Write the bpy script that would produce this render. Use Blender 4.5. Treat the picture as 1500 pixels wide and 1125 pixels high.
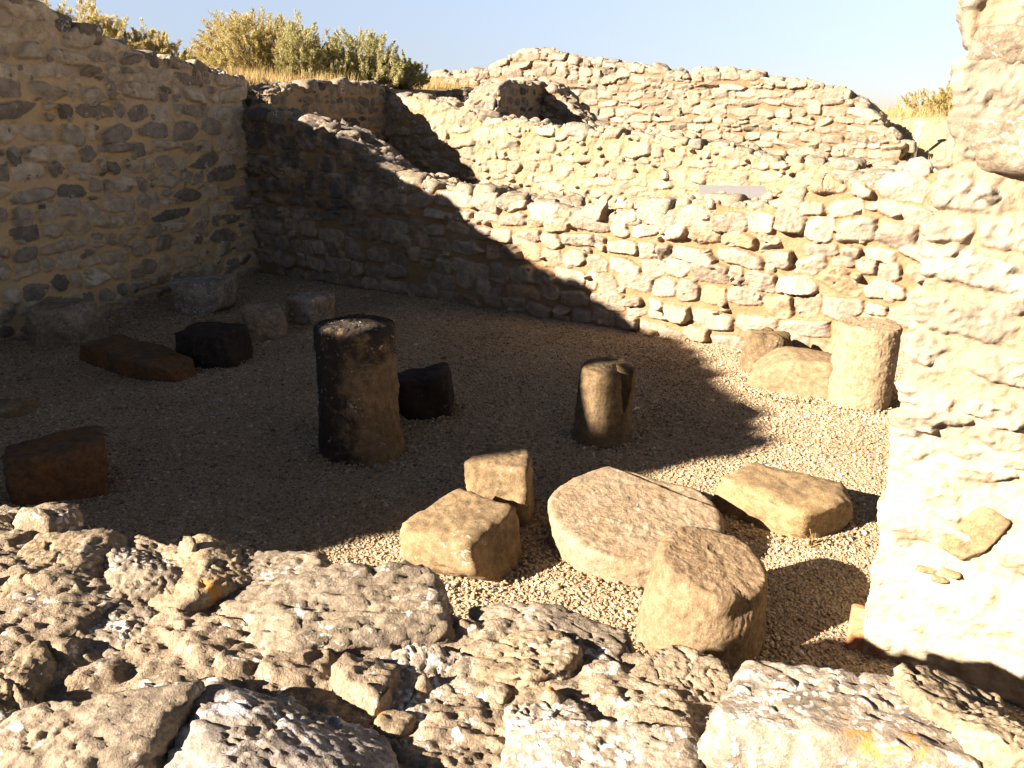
import bpy, bmesh, math, random
import numpy as np
from mathutils import Vector, Matrix

for o in list(bpy.data.objects):
    bpy.data.objects.remove(o)
S = bpy.context.scene
COL = S.collection
R = math.radians

# ------------------------------------------------------------------ camera
EYE = 2.3
FPX = 1150.0                                   # focal length in pixels of a 1500 px wide picture
PITCH = math.atan(402 / FPX)
cam = bpy.data.cameras.new('camera')
cam.sensor_width = 36
cam.lens = 36 * FPX / 1500
cam.clip_start = 0.02
cam.clip_end = 30000
co = bpy.data.objects.new('camera', cam)
COL.objects.link(co)
co.location = (0, 0, EYE)
co.rotation_euler = (R(90) - PITCH, 0, 0)
S.camera = co

# ------------------------------------------------------------------ light
SUN_EL = R(24.5)
LDIR = Vector((0.902, 0.432, 0)).normalized()   # the way the light travels over the ground
SUNV = Vector((-LDIR.x * math.cos(SUN_EL), -LDIR.y * math.cos(SUN_EL), math.sin(SUN_EL)))
w = bpy.data.worlds.new('World')
S.world = w
w.use_nodes = True
wn = w.node_tree
wn.nodes.clear()
sky = wn.nodes.new('ShaderNodeTexSky')
sky.sky_type = 'NISHITA'
sky.sun_disc = False
sky.sun_elevation = SUN_EL
sky.sun_rotation = math.atan2(SUNV.x, SUNV.y)
sky.altitude = 5000
sky.air_density = 0.7
sky.dust_density = 0.2
sky.ozone_density = 1.0
bg = wn.nodes.new('ShaderNodeBackground')
bg.inputs['Strength'].default_value = 0.05
wo = wn.nodes.new('ShaderNodeOutputWorld')
wg = wn.nodes.new('ShaderNodeTexCoord')            # dusty autumn air: a paler, less blue sky, duller right on the horizon
wx = wn.nodes.new('ShaderNodeSeparateXYZ')
wh = wn.nodes.new('ShaderNodeValToRGB')
els = wh.color_ramp.elements
els.new(0.13)
els.new(0.4)
for el_, (p_, c_) in zip(els, ((0.0, (.44, .315, .25, 1)), (0.05, (.80, .59, .46, 1)), (0.14, (1.52, 1.11, .80, 1)), (0.42, (.78, .60, .47, 1)))):
    el_.position = p_
    el_.color = c_
wm = wn.nodes.new('ShaderNodeMix'); wm.data_type = 'RGBA'; wm.blend_type = 'MULTIPLY'
wm.inputs[0].default_value = 1.0
wn.links.new(wg.outputs['Generated'], wx.inputs[0])
wn.links.new(wx.outputs[2], wh.inputs[0])
wn.links.new(sky.outputs[0], wm.inputs[6])
wn.links.new(wh.outputs[0], wm.inputs[7])
wn.links.new(wm.outputs[2], bg.inputs[0])
wn.links.new(bg.outputs[0], wo.inputs[0])
sl = bpy.data.lights.new('sun', 'SUN')
sl.energy = 5.0
sl.angle = R(0.53)
sl.color = (1.0, 0.855, 0.715)
so = bpy.data.objects.new('sun', sl)
COL.objects.link(so)
so.rotation_euler = SUNV.to_track_quat('Z', 'Y').to_euler()
S.view_settings.view_transform = 'Standard'
S.view_settings.look = 'None'
S.view_settings.gamma = 1
S.view_settings.exposure = 2.5
S.cycles.max_bounces = 6
S.cycles.diffuse_bounces = 4

# ------------------------------------------------------------------ helpers
def at(px, py, z=0.0):
    """the point of the place, at height z, seen at this spot of the photograph"""
    x = (px - 750) / FPX
    y = -(py - 562.5) / FPX
    r = (x, math.cos(PITCH) + y * math.sin(PITCH), -math.sin(PITCH) + y * math.cos(PITCH))
    t = (z - EYE) / r[2]
    return Vector((r[0] * t, r[1] * t, z))

def depth(p):
    return p[1] * math.cos(PITCH) - (p[2] - EYE) * math.sin(PITCH)

_rng = np.random.RandomState(7)
PERM = _rng.permutation(256)
PERM = np.concatenate([PERM, PERM, PERM])
GR = _rng.randn(256, 3)
GR /= np.linalg.norm(GR, axis=1)[:, None]

def perlin(p):
    p = np.asarray(p, dtype=np.float64)
    i = np.floor(p).astype(np.int64)
    f = p - i
    i &= 255
    u = f * f * f * (f * (f * 6 - 15) + 10)
    out = 0
    for dx in (0, 1):
        wx = u[:, 0] if dx else 1 - u[:, 0]
        for dy in (0, 1):
            wy = u[:, 1] if dy else 1 - u[:, 1]
            for dz in (0, 1):
                wz = u[:, 2] if dz else 1 - u[:, 2]
                h = PERM[PERM[PERM[(i[:, 0] + dx) & 255] + ((i[:, 1] + dy) & 255)] + ((i[:, 2] + dz) & 255)]
                g = GR[h]
                d = g[:, 0] * (f[:, 0] - dx) + g[:, 1] * (f[:, 1] - dy) + g[:, 2] * (f[:, 2] - dz)
                out = out + wx * wy * wz * d
    return out * 1.5

def fbm(p, scale, octs=4, gain=0.5, seed=0.0, ridged=False):
    q = np.asarray(p) * scale + seed * 17.31
    a, s, t = 1.0, 0, 0
    for k in range(octs):
        n = perlin(q)
        if ridged:
            n = 1 - 2 * np.abs(n)
        s = s + a * n
        t += a
        a *= gain
        q = q * 2.03 + 5.7
    return s / t

def sstep(a, b, x):
    t = np.clip((x - a) / (b - a), 0, 1)
    return t * t * (3 - 2 * t)

def tag(o, label=None, cat=None, group=None, kind=None):
    if label: o['label'] = label
    if cat: o['category'] = cat
    if group: o['group'] = group
    if kind: o['kind'] = kind
    return o

def make(name, v, f, mat=None, parent=None, smooth=True, attrs=None, loc=None):
    """one mesh object out of vertex and face arrays; the face array has 3 or 4 columns"""
    me = bpy.data.meshes.new(name)
    v = np.ascontiguousarray(v, dtype=np.float32)
    f = np.ascontiguousarray(f, dtype=np.int32)
    n = f.shape[1]
    me.vertices.add(len(v))
    me.vertices.foreach_set('co', v.ravel())
    me.loops.add(f.size)
    me.loops.foreach_set('vertex_index', f.ravel())
    me.polygons.add(len(f))
    me.polygons.foreach_set('loop_start', np.arange(0, f.size, n, dtype=np.int32))
    me.polygons.foreach_set('loop_total', np.full(len(f), n, dtype=np.int32))
    me.polygons.foreach_set('use_smooth', np.full(len(f), smooth, dtype=bool))
    for k, a in (attrs or {}).items():
        at_ = me.attributes.new(k, 'FLOAT', 'POINT')
        at_.data.foreach_set('value', np.ascontiguousarray(a, dtype=np.float32))
    me.update(calc_edges=True)
    me.validate()
    if mat: me.materials.append(mat)
    o = bpy.data.objects.new(name, me)
    COL.objects.link(o)
    if loc is not None: o.location = loc
    if parent: o.parent = parent
    return o

# ------------------------------------------------------------------ materials
class Nodes:
    def __init__(s, name):
        s.m = bpy.data.materials.new(name)
        s.m.use_nodes = True
        s.t = s.m.node_tree
        s.t.nodes.clear()
        s.out = s.t.nodes.new('ShaderNodeOutputMaterial')
        s.b = s.t.nodes.new('ShaderNodeBsdfPrincipled')
        s.b.inputs['Roughness'].default_value = 0.92
        s.b.inputs['Specular IOR Level'].default_value = 0.2
        s.t.links.new(s.b.outputs[0], s.out.inputs[0])
    def new(s, t, **k):
        n = s.t.nodes.new(t)
        for a, b in k.items(): setattr(n, a, b)
        return n
    def link(s, a, b): s.t.links.new(a, b)
    def coords(s, scatter=True):
        tc = s.new('ShaderNodeTexCoord')
        if not scatter: return tc.outputs['Object']
        oi = s.new('ShaderNodeObjectInfo')
        v = s.new('ShaderNodeVectorMath', operation='ADD')
        s.link(tc.outputs['Object'], v.inputs[0])
        s.link(oi.outputs['Location'], v.inputs[1])
        return v.outputs[0]
    def noise(s, co, scale, detail=4, rough=0.6, dist=0.0):
        n = s.new('ShaderNodeTexNoise')
        n.inputs['Scale'].default_value = scale
        n.inputs['Detail'].default_value = detail
        n.inputs['Roughness'].default_value = rough
        n.inputs['Distortion'].default_value = dist
        s.link(co, n.inputs['Vector'])
        return n.outputs['Fac']
    def voro(s, co, scale, feature='F1', out='Distance'):
        n = s.new('ShaderNodeTexVoronoi', feature=feature)
        n.inputs['Scale'].default_value = scale
        s.link(co, n.inputs['Vector'])
        return n.outputs[out]
    def rng(s, v, a, b, lo=0.0, hi=1.0):
        n = s.new('ShaderNodeMapRange')
        n.interpolation_type = 'SMOOTHSTEP'
        s.link(v, n.inputs[0])
        for i, x in enumerate((a, b, lo, hi)): n.inputs[1 + i].default_value = x
        return n.outputs[0]
    def math(s, op, a, b=None):
        n = s.new('ShaderNodeMath', operation=op)
        for i, x in enumerate((a, b)):
            if x is None: continue
            if isinstance(x, (int, float)): n.inputs[i].default_value = x
            else: s.link(x, n.inputs[i])
        return n.outputs[0]
    def mix(s, fac, a, b, mode='MIX'):
        n = s.new('ShaderNodeMix', data_type='RGBA', blend_type=mode)
        for sock, x in ((n.inputs[0], fac), (n.inputs[6], a), (n.inputs[7], b)):
            if isinstance(x, (int, float)): sock.default_value = x
            elif isinstance(x, tuple): sock.default_value = (*x, 1)
            else: s.link(x, sock)
        return n.outputs[2]
    def ramp(s, v, cols, interp='LINEAR'):
        n = s.new('ShaderNodeValToRGB')
        n.color_ramp.interpolation = interp
        e = n.color_ramp.elements
        while len(e) < len(cols): e.new(0.5)
        for el, (p, c) in zip(e, cols):
            el.position = p
            el.color = (*c, 1)
        s.link(v, n.inputs[0])
        return n.outputs[0]
    def attr(s, name, kind='GEOMETRY'):
        n = s.new('ShaderNodeAttribute', attribute_name=name, attribute_type=kind)
        return n.outputs['Fac']
    def bump(s, h, strength, dist, prev=None):
        n = s.new('ShaderNodeBump')
        n.inputs['Strength'].default_value = strength
        n.inputs['Distance'].default_value = dist
        s.link(h, n.inputs['Height'])
        if prev: s.link(prev, n.inputs['Normal'])
        return n.outputs[0]
    def done(s, col, nrm=None):
        if isinstance(col, tuple): s.b.inputs['Base Color'].default_value = (*col, 1)
        else: s.link(col, s.b.inputs['Base Color'])
        if nrm: s.link(nrm, s.b.inputs['Normal'])
        return s.m

def wall_mat(name, mortar, stones, lichen=0.5, black=0.3, white=(0.5, 0.47, 0.42), plaster=None, dark_stretch=None, top=None, fuzz=.5):
    n = Nodes(name)
    c = n.coords(False)
    st, rn, tp = n.attr('stone'), n.attr('rnd'), n.attr('topw')
    big, mid, fine = n.noise(c, 1.3, 3), n.noise(c, 9, 5, .65), n.noise(c, 70, 6, .7)
    mo = n.mix(n.rng(big, .35, .65), mortar[0], mortar[1])
    mo = n.mix(n.rng(fine, .25, .75), n.mix(1.0, mo, (0.72, 0.7, 0.66), 'MULTIPLY'), mo)
    k = len(stones)
    sc = n.ramp(rn, [((i + .5) / k, s) for i, s in enumerate(stones)])
    sc = n.mix(n.rng(mid, .3, .7), n.mix(1.0, sc, (.68, .66, .63), 'MULTIPLY'), n.mix(1.0, sc, (1.15, 1.14, 1.1), 'MULTIPLY'))
    if top: mo = n.mix(n.math('MULTIPLY', n.rng(tp, -.3, .9), n.rng(mid, .25, .6)), mo, top)
    edge = n.math('ADD', st, n.math('MULTIPLY', n.math('SUBTRACT', n.noise(c, 20, 5, .7), .5), fuzz * 2))
    edge = n.math('MULTIPLY', n.rng(edge, .35, .8), n.rng(n.noise(c, 6, 4, .6), .28, .42, 1 - fuzz, 1))
    col = n.mix(edge, mo, sc)
    # pale lichen crusts and dark weathering, commoner towards the top of the wall
    lm = n.math('MULTIPLY', n.rng(n.noise(c, 26, 5, .7, .6), .58, .66), n.rng(n.noise(c, 2.5, 2), .62 - .3 * lichen, .75 - .3 * lichen))
    lm = n.math('MULTIPLY', lm, n.rng(tp, -.4, 1.0))
    col = n.mix(n.math('MULTIPLY', lm, .85), col, white)
    bm_ = n.math('MULTIPLY', n.rng(n.noise(c, 15, 6, .75), .55, .68), n.rng(n.noise(c, 1.1, 2), .68 - .3 * black, .8 - .3 * black))
    bm_ = n.math('MULTIPLY', bm_, n.rng(tp, -.6, 1.0))
    col = n.mix(n.math('MULTIPLY', bm_, .8), col, (.075, .066, .055))
    if dark_stretch:                                  # stones of one stretch coloured darker
        sm_ = n.math('MULTIPLY', n.attr('dark_stretch'), n.math('MULTIPLY', n.rng(st, .3, .75), n.rng(n.noise(c, 2.6, 4, .6), .36, .56)))
        col = n.mix(n.math('MULTIPLY', sm_, .82), col, dark_stretch)
    if plaster:                                # lime coat, with the sun's glare put into its pale colour
        col = n.mix(n.attr('plas'), col, n.mix(n.rng(mid, .3, .7), plaster[0], plaster[1]))
    b = n.bump(n.noise(c, 28, 6, .7), .5, .02)
    b = n.bump(fine, .55, .008, b)
    return n.done(col, b)

def rock_mat(name, base, alt, dark=(.07, .06, .05), pale=(.6, .56, .5), rust=(.42, .19, .04), pale_amt=.4, dark_amt=.4, rust_amt=.0,
             scale=1.0, bump=1.0, pits=0.5, side=None):
    n = Nodes(name)
    c = n.coords()
    big, mid, fine = n.noise(c, 5 * scale, 4), n.noise(c, 22 * scale, 6, .7), n.noise(c, 140 * scale, 5, .7)
    col = n.mix(n.rng(big, .36, .64), base, alt)
    col = n.mix(n.rng(mid, .3, .7), n.mix(1.0, col, (.6, .58, .55), 'MULTIPLY'), n.mix(1.0, col, (1.12, 1.1, 1.08), 'MULTIPLY'))
    col = n.mix(n.rng(fine, .42, .62, 0, .55), col, n.mix(1.0, col, (.5, .47, .43), 'MULTIPLY'))
    grit = n.rng(n.noise(c, 75 * scale, 3, .6), .56, .64)
    col = n.mix(n.math('MULTIPLY', grit, .4), col, n.mix(1.0, col, (1.5, 1.45, 1.4), 'MULTIPLY'))
    if dark_amt > 0:
        d = n.rng(n.noise(c, 13 * scale, 7, .75, .4), .68 - .2 * dark_amt, .78 - .2 * dark_amt)
        col = n.mix(n.math('MULTIPLY', d, .8), col, dark)
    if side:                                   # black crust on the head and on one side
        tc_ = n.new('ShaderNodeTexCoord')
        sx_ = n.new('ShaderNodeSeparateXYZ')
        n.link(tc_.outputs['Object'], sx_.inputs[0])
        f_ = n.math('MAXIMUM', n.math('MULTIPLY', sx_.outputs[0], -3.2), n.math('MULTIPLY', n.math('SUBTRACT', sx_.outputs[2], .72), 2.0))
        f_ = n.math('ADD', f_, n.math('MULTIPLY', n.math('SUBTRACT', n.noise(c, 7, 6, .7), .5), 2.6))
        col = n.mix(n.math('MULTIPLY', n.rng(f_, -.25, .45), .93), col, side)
    if pale_amt > 0:
        warp = n.new('ShaderNodeTexNoise')
        warp.inputs['Scale'].default_value = 45 * scale
        n.link(c, warp.inputs['Vector'])
        vm = n.new('ShaderNodeVectorMath', operation='MULTIPLY_ADD')
        n.link(warp.outputs['Color'], vm.inputs[0])
        vm.inputs[1].default_value = (.03 / scale,) * 3
        n.link(c, vm.inputs[2])
        spots = n.rng(n.voro(vm.outputs[0], 48 * scale), .40, .34)
        where = n.rng(n.noise(c, 6.5 * scale, 4, .65), .66 - .3 * pale_amt, .76 - .3 * pale_amt)
        crust = n.rng(n.noise(c, 17 * scale, 7, .72, .5), .70 - .22 * pale_amt, .735 - .22 * pale_amt)
        p = n.math('MAXIMUM', n.math('MULTIPLY', spots, where), crust)
        pc = n.mix(n.rng(n.noise(c, 60 * scale, 3), .35, .65), pale, n.mix(1.0, pale, (.78, .77, .78), 'MULTIPLY'))
        col = n.mix(n.math('MULTIPLY', p, .88), col, pc)
    if rust_amt > 0:
        r_ = n.math('MULTIPLY', n.rng(n.noise(c, 18 * scale, 5, .6), .56, .64), n.rng(n.noise(c, 4.3 * scale, 2), .72 - .25 * rust_amt, .80 - .25 * rust_amt))
        col = n.mix(n.math('MULTIPLY', r_, .8), col, rust)
    b = n.bump(mid, .5 * bump, .012 / scale)
    b = n.bump(n.noise(c, 320 * scale, 3, .7), .45 * bump, .0018 / scale, b)
    pit = n.rng(n.voro(c, 110 * scale), .0, .45)
    b = n.bump(pit, .3 * pits, .004 / scale, b)
    b = n.bump(fine, .6 * bump, .004 / scale, b)
    return n.done(col, b)

M = {}
M['left_wall'] = wall_mat('rubble_in_ochre_mortar', ((.66, .455, .225), (.60, .425, .225)),
    [(.24, .20, .16), (.42, .34, .25), (.48, .40, .29), (.33, .275, .21), (.50, .415, .30), (.44, .33, .21), (.54, .455, .34), (.38, .31, .225), (.16, .135, .11), (.28, .235, .185)], .75, .7, top=(.36, .30, .225), fuzz=.5)
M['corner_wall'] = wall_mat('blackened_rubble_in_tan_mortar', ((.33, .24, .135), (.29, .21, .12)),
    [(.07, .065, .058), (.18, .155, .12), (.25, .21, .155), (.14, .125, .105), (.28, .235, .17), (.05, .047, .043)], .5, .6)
M['back_wall'] = wall_mat('tan_limestone_rubble', ((.245, .163, .09), (.21, .137, .07)),
    [(.225, .18, .137), (.265, .215, .165), (.295, .24, .183), (.245, .2, .153), (.32, .265, .205), (.29, .205, .125), (.205, .172, .138), (.28, .23, .178)], .5, .4, dark_stretch=(.045, .042, .04), fuzz=.35)
M['eroded_wall'] = wall_mat('eroded_rubble_in_sandy_mortar', ((.285, .21, .125), (.25, .18, .10)),
    [(.235, .187, .135), (.265, .213, .155), (.29, .235, .172), (.25, .2, .145), (.31, .255, .19), (.22, .178, .132)], .55, .4, fuzz=.7)
M['far_wall'] = wall_mat('pale_limestone_rubble', ((.2, .138, .078), (.18, .122, .066)),
    [(.195, .157, .12), (.235, .193, .146), (.26, .215, .163), (.212, .173, .132), (.29, .24, .185)], .45, .35, fuzz=.2)
M['pier'] = wall_mat('pale_plastered_rubble', ((.30, .235, .16), (.27, .205, .13)),
    [(.20, .17, .13), (.24, .205, .155), (.28, .24, .18), (.18, .15, .115), (.30, .26, .20)], .7, .6, (.42, .39, .34), plaster=((.52, .45, .34), (.24, .185, .115)))
M['fore'] = rock_mat('lichen_grey_rock', (0.287, 0.236, 0.172), (0.218, 0.182, 0.136), pale_amt=.5, dark_amt=.3, rust_amt=.35, pale=(.50, .465, .41))
M['fore_warm'] = rock_mat('lichen_tan_rock', (0.328, 0.259, 0.170), (0.259, 0.207, 0.140), pale_amt=.38, dark_amt=.3, rust_amt=.6, pale=(.48, .43, .36), scale=.8)
M['fore_pale'] = rock_mat('pale_crusted_rock', (0.313, 0.264, 0.201), (0.244, 0.205, 0.156), pale_amt=.7, dark_amt=.3, rust_amt=.6, pale=(.58, .55, .50), scale=1.25)
M['fore_blue'] = rock_mat('blue_grey_crusted_rock', (0.310, 0.299, 0.287), (0.265, 0.224, 0.178), pale_amt=.65, dark_amt=.3, rust_amt=.5, pale=(.52, .52, .525), scale=.9)
M['fore_ochre'] = rock_mat('ochre_rock', (.26, .165, .06), (.2, .135, .06), pale_amt=.25, dark_amt=.5, rust_amt=.3)
M['rough_mortar'] = rock_mat('rough_gritty_mortar', (0.322, 0.255, 0.178), (0.253, 0.204, 0.144), pale_amt=.45, dark_amt=.3, rust_amt=.35, pits=1.2, bump=1.5, scale=1.1)
M['coping'] = rock_mat('weathered_coping_stone', (0.260, 0.218, 0.155), (0.218, 0.185, 0.139), pale_amt=.4, dark_amt=.45, rust_amt=.1, scale=.6)
M['coping_grey'] = rock_mat('grey_coping_stone', (.25, .22, .18), (.19, .172, .145), pale_amt=.45, dark_amt=.5, rust_amt=.1, scale=.6, pale=(.46, .43, .38))
M['sandstone'] = rock_mat('tan_sandstone', (0.260, 0.189, 0.113), (0.227, 0.164, 0.097), pale_amt=.12, dark_amt=0.27, scale=.95, bump=1.5, pale=(.5, .42, .32))
M['pale_sandstone'] = rock_mat('pale_tan_sandstone', (0.311, 0.244, 0.155), (0.277, 0.210, 0.130), pale_amt=.1, dark_amt=.15, scale=.9, bump=1.2)
M['millstone'] = rock_mat('speckled_millstone', (0.302, 0.235, 0.160), (0.286, 0.214, 0.134), pale_amt=.3, dark_amt=0.42, scale=.95, bump=1.5, pale=(.52, .45, .37))
M['ochre_block'] = rock_mat('ochre_sandstone', (0.294, 0.214, 0.118), (0.202, 0.147, 0.084), pale_amt=.25, dark_amt=0.37, rust_amt=.2, scale=.95, bump=1.5, pale=(.5, .43, .33))
M['gold_block'] = rock_mat('golden_sandstone', (0.336, 0.244, 0.126), (0.252, 0.181, 0.101), pale_amt=.15, dark_amt=0.27, rust_amt=.2, scale=.95, bump=1.5, pale=(.5, .42, .3))
M['orange_block'] = rock_mat('orange_sandstone', (.20, .105, .045), (.13, .085, .05), pale_amt=.0, dark_amt=0.50, scale=.95, bump=1.5)
M['grey_block'] = rock_mat('grey_limestone', (.34, .275, .195), (.24, .19, .135), pale_amt=.3, dark_amt=0.50, scale=.95, bump=1.5, pale=(.40, .37, .34))
M['pale_block'] = rock_mat('pale_grey_limestone', (.38, .325, .25), (.25, .205, .155), pale_amt=.6, dark_amt=0.50, scale=.95, bump=1.5, pale=(.46, .44, .43))
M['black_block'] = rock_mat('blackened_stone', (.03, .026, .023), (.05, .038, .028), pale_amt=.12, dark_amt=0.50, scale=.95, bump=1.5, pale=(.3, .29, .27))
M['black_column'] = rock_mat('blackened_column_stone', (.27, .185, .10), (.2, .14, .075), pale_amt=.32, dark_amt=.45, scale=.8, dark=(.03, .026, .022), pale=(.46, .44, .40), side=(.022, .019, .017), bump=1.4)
M['brown_column'] = rock_mat('brown_column_stone', (0.187, 0.136, 0.078), (0.140, 0.101, 0.055), pale_amt=.12, dark_amt=.35, scale=.6)
M['tile'] = rock_mat('terracotta', (.46, .22, .11), (.42, .21, .11), pale_amt=.1, dark_amt=.05, bump=.5, pits=.2)

def simple(name, col, rough=.6, metal=0):
    n = Nodes(name)
    c = n.coords()
    f = n.noise(c, 30, 4)
    n.b.inputs['Roughness'].default_value = rough
    n.b.inputs['Metallic'].default_value = metal
    return n.done(n.mix(n.rng(f, .3, .7), tuple(x * .85 for x in col), col))

M['white_paint'] = simple('white_paint', (.78, .78, .76), .5)
M['panel'] = simple('pale_grey_panel', (.2, .195, .185), .5)

def leaf_mat(name, cols):
    n = Nodes(name)
    k = len(cols)
    col = n.ramp(n.attr('rnd'), [((i + .5) / k, s) for i, s in enumerate(cols)])
    tr = n.new('ShaderNodeBsdfTranslucent')
    n.link(col, tr.inputs['Color'])
    n.b.inputs['Roughness'].default_value = .7
    ms = n.new('ShaderNodeMixShader')
    ms.inputs[0].default_value = .42
    m = n.done(col)
    n.link(n.b.outputs[0], ms.inputs[1])
    n.link(tr.outputs[0], ms.inputs[2])
    n.link(ms.outputs[0], n.out.inputs[0])
    return m

M['leaf_gold'] = leaf_mat('dry_golden_leaf', [(.33, .27, .09), (.44, .37, .14), (.50, .42, .18), (.38, .34, .14), (.53, .46, .24), (.36, .26, .12)])
M['leaf_olive'] = leaf_mat('olive_grey_leaf', [(.25, .24, .09), (.36, .33, .14), (.43, .39, .19), (.31, .30, .12), (.47, .43, .24)])
M['straw'] = leaf_mat('dry_straw', [(.36, .25, .10), (.46, .33, .14), (.42, .3, .12), (.54, .41, .21), (.33, .26, .1)])
M['twig'] = simple('dry_bark', (.16, .115, .07), .9)

# ------------------------------------------------------------------ shape builders
_ico = {}
def ico(n):
    if n not in _ico:
        bm = bmesh.new()
        bmesh.ops.create_icosphere(bm, subdivisions=n, radius=1)
        v = np.array([x.co[:] for x in bm.verts])
        f = np.array([[x.index for x in p.verts] for p in bm.faces])
        bm.free()
        _ico[n] = (v / np.linalg.norm(v, axis=1)[:, None], f)
    return _ico[n]

def rock(name, loc, dims, yaw=0, tilt=(0, 0), seed=1, sub=5, mat='fore', parent=None, sharp=14, facets=7, jitter=.12,
         rough=(.06, .012, .004), skew=(0, 0), cut=None, ridges=0.0, ledge=0.0, cracks=0.0, chip=0.0, grit=0.0):
    """A lump of stone: the soft intersection of six box planes and a few chamfers, weathered by noise.
    dims: full size in metres; loc: the middle of its underside."""
    rs = np.random.RandomState(seed * 131 + 5)
    v, f = ico(sub)
    half = np.array(dims) / 2
    pl = []
    for ax in range(3):
        for s in (1, -1):
            nn = np.zeros(3)
            nn[ax] = s
            nn += rs.uniform(-jitter, jitter, 3) * (1.0 if ax < 2 else .6)
            pl.append((nn / np.linalg.norm(nn), 1.0))
    for k in range(facets):
        nn = rs.randn(3)
        nn[2] *= .7
        nn /= np.linalg.norm(nn)
        sup = np.abs(nn).sum()
        pl.append((nn, sup * rs.uniform(.66, .86)))
    for c in (cut or []):
        nn = np.array(c[:3], float)
        pl.append((nn / np.linalg.norm(nn), c[3]))
    acc = np.zeros(len(v))
    t1 = np.zeros(len(v))
    t2 = np.zeros(len(v))
    for nn, d in pl:
        a_ = np.clip(v @ nn / d, 0, None)
        acc += a_ ** sharp
        t2 = np.maximum(t2, np.minimum(a_, t1))
        t1 = np.maximum(t1, a_)
    edge = np.exp(-(t1 - t2) / (.07 * t1 + 1e-9))
    r = acc ** (-1.0 / sharp)
    p = v * r[:, None] * half
    # outward normals of the smooth lump, for the weathering
    nrm = np.zeros_like(p)
    fn = np.cross(p[f[:, 1]] - p[f[:, 0]], p[f[:, 2]] - p[f[:, 0]])
    for k in range(3): np.add.at(nrm, f[:, k], fn)
    nrm /= np.linalg.norm(nrm, axis=1)[:, None] + 1e-12
    size = float(np.mean(half))
    d = rough[0] * size * fbm(p, 1.1 / size, 4, .5, seed)
    d += rough[1] * fbm(p, 14, 4, .55, seed + 3, ridged=True)
    if rough[2]: d += rough[2] * (fbm(p, 48, 3, .6, seed + 5, ridged=True) + fbm(p, 95, 2, .6, seed + 6))
    if ledge:                                  # broken layers: terraces along a tilted bedding direction
        bd = rs.randn(3) * (.35, .35, .1) + (0, 0, 1)
        t = (p @ (bd / np.linalg.norm(bd)) + .02 * fbm(p, 6, 3, .6, seed + 8)) / ledge
        fr = t - np.floor(t)
        d += ledge * .42 * (sstep(.35, .65, fr) - fr) * (1 - np.abs(nrm[:, 2]) * .6)
    if chip:                                   # chipped arrises
        d -= chip * edge * np.clip(fbm(p, 5.5, 4, .6, seed + 13) * 1.6 + .2, 0, 1)
    if grit:                                   # grains standing out where the surface has weathered
        d += grit * sstep(.05, .45, fbm(p, 85, 2, .6, seed + 15)) * sstep(-.25, .2, fbm(p, 7, 3, .6, seed + 16))
        d -= grit * 1.6 * sstep(.25, .6, fbm(p, 38, 3, .6, seed + 17)) * sstep(-.1, .3, fbm(p, 5, 3, .6, seed + 18))
    if cracks:                                 # fissures where a noise field crosses zero
        cr = np.abs(fbm(p, 1.3 / size, 3, .5, seed + 11))
        d -= cracks * np.exp(-(cr / .035) ** 2)
    if ridges:
        q = p.copy()
        q[:, 0] *= .15
        d += ridges * fbm(q, 40, 3, .6, seed + 9, ridged=True)
    p = p + nrm * d[:, None]
    p[:, 0] += skew[0] * p[:, 2]
    p[:, 1] += skew[1] * p[:, 2]
    m = Matrix.Rotation(yaw, 3, 'Z') @ Matrix.Rotation(tilt[0], 3, 'X') @ Matrix.Rotation(tilt[1], 3, 'Y')
    p = p @ np.array(m).T
    p[:, 2] += half[2]
    par = Vector(parent.location) if parent else Vector((0, 0, 0))
    o = make(name, p, f, M[mat] if isinstance(mat, str) else mat, parent, True, None, Vector(loc) - par)
    return o

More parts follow.
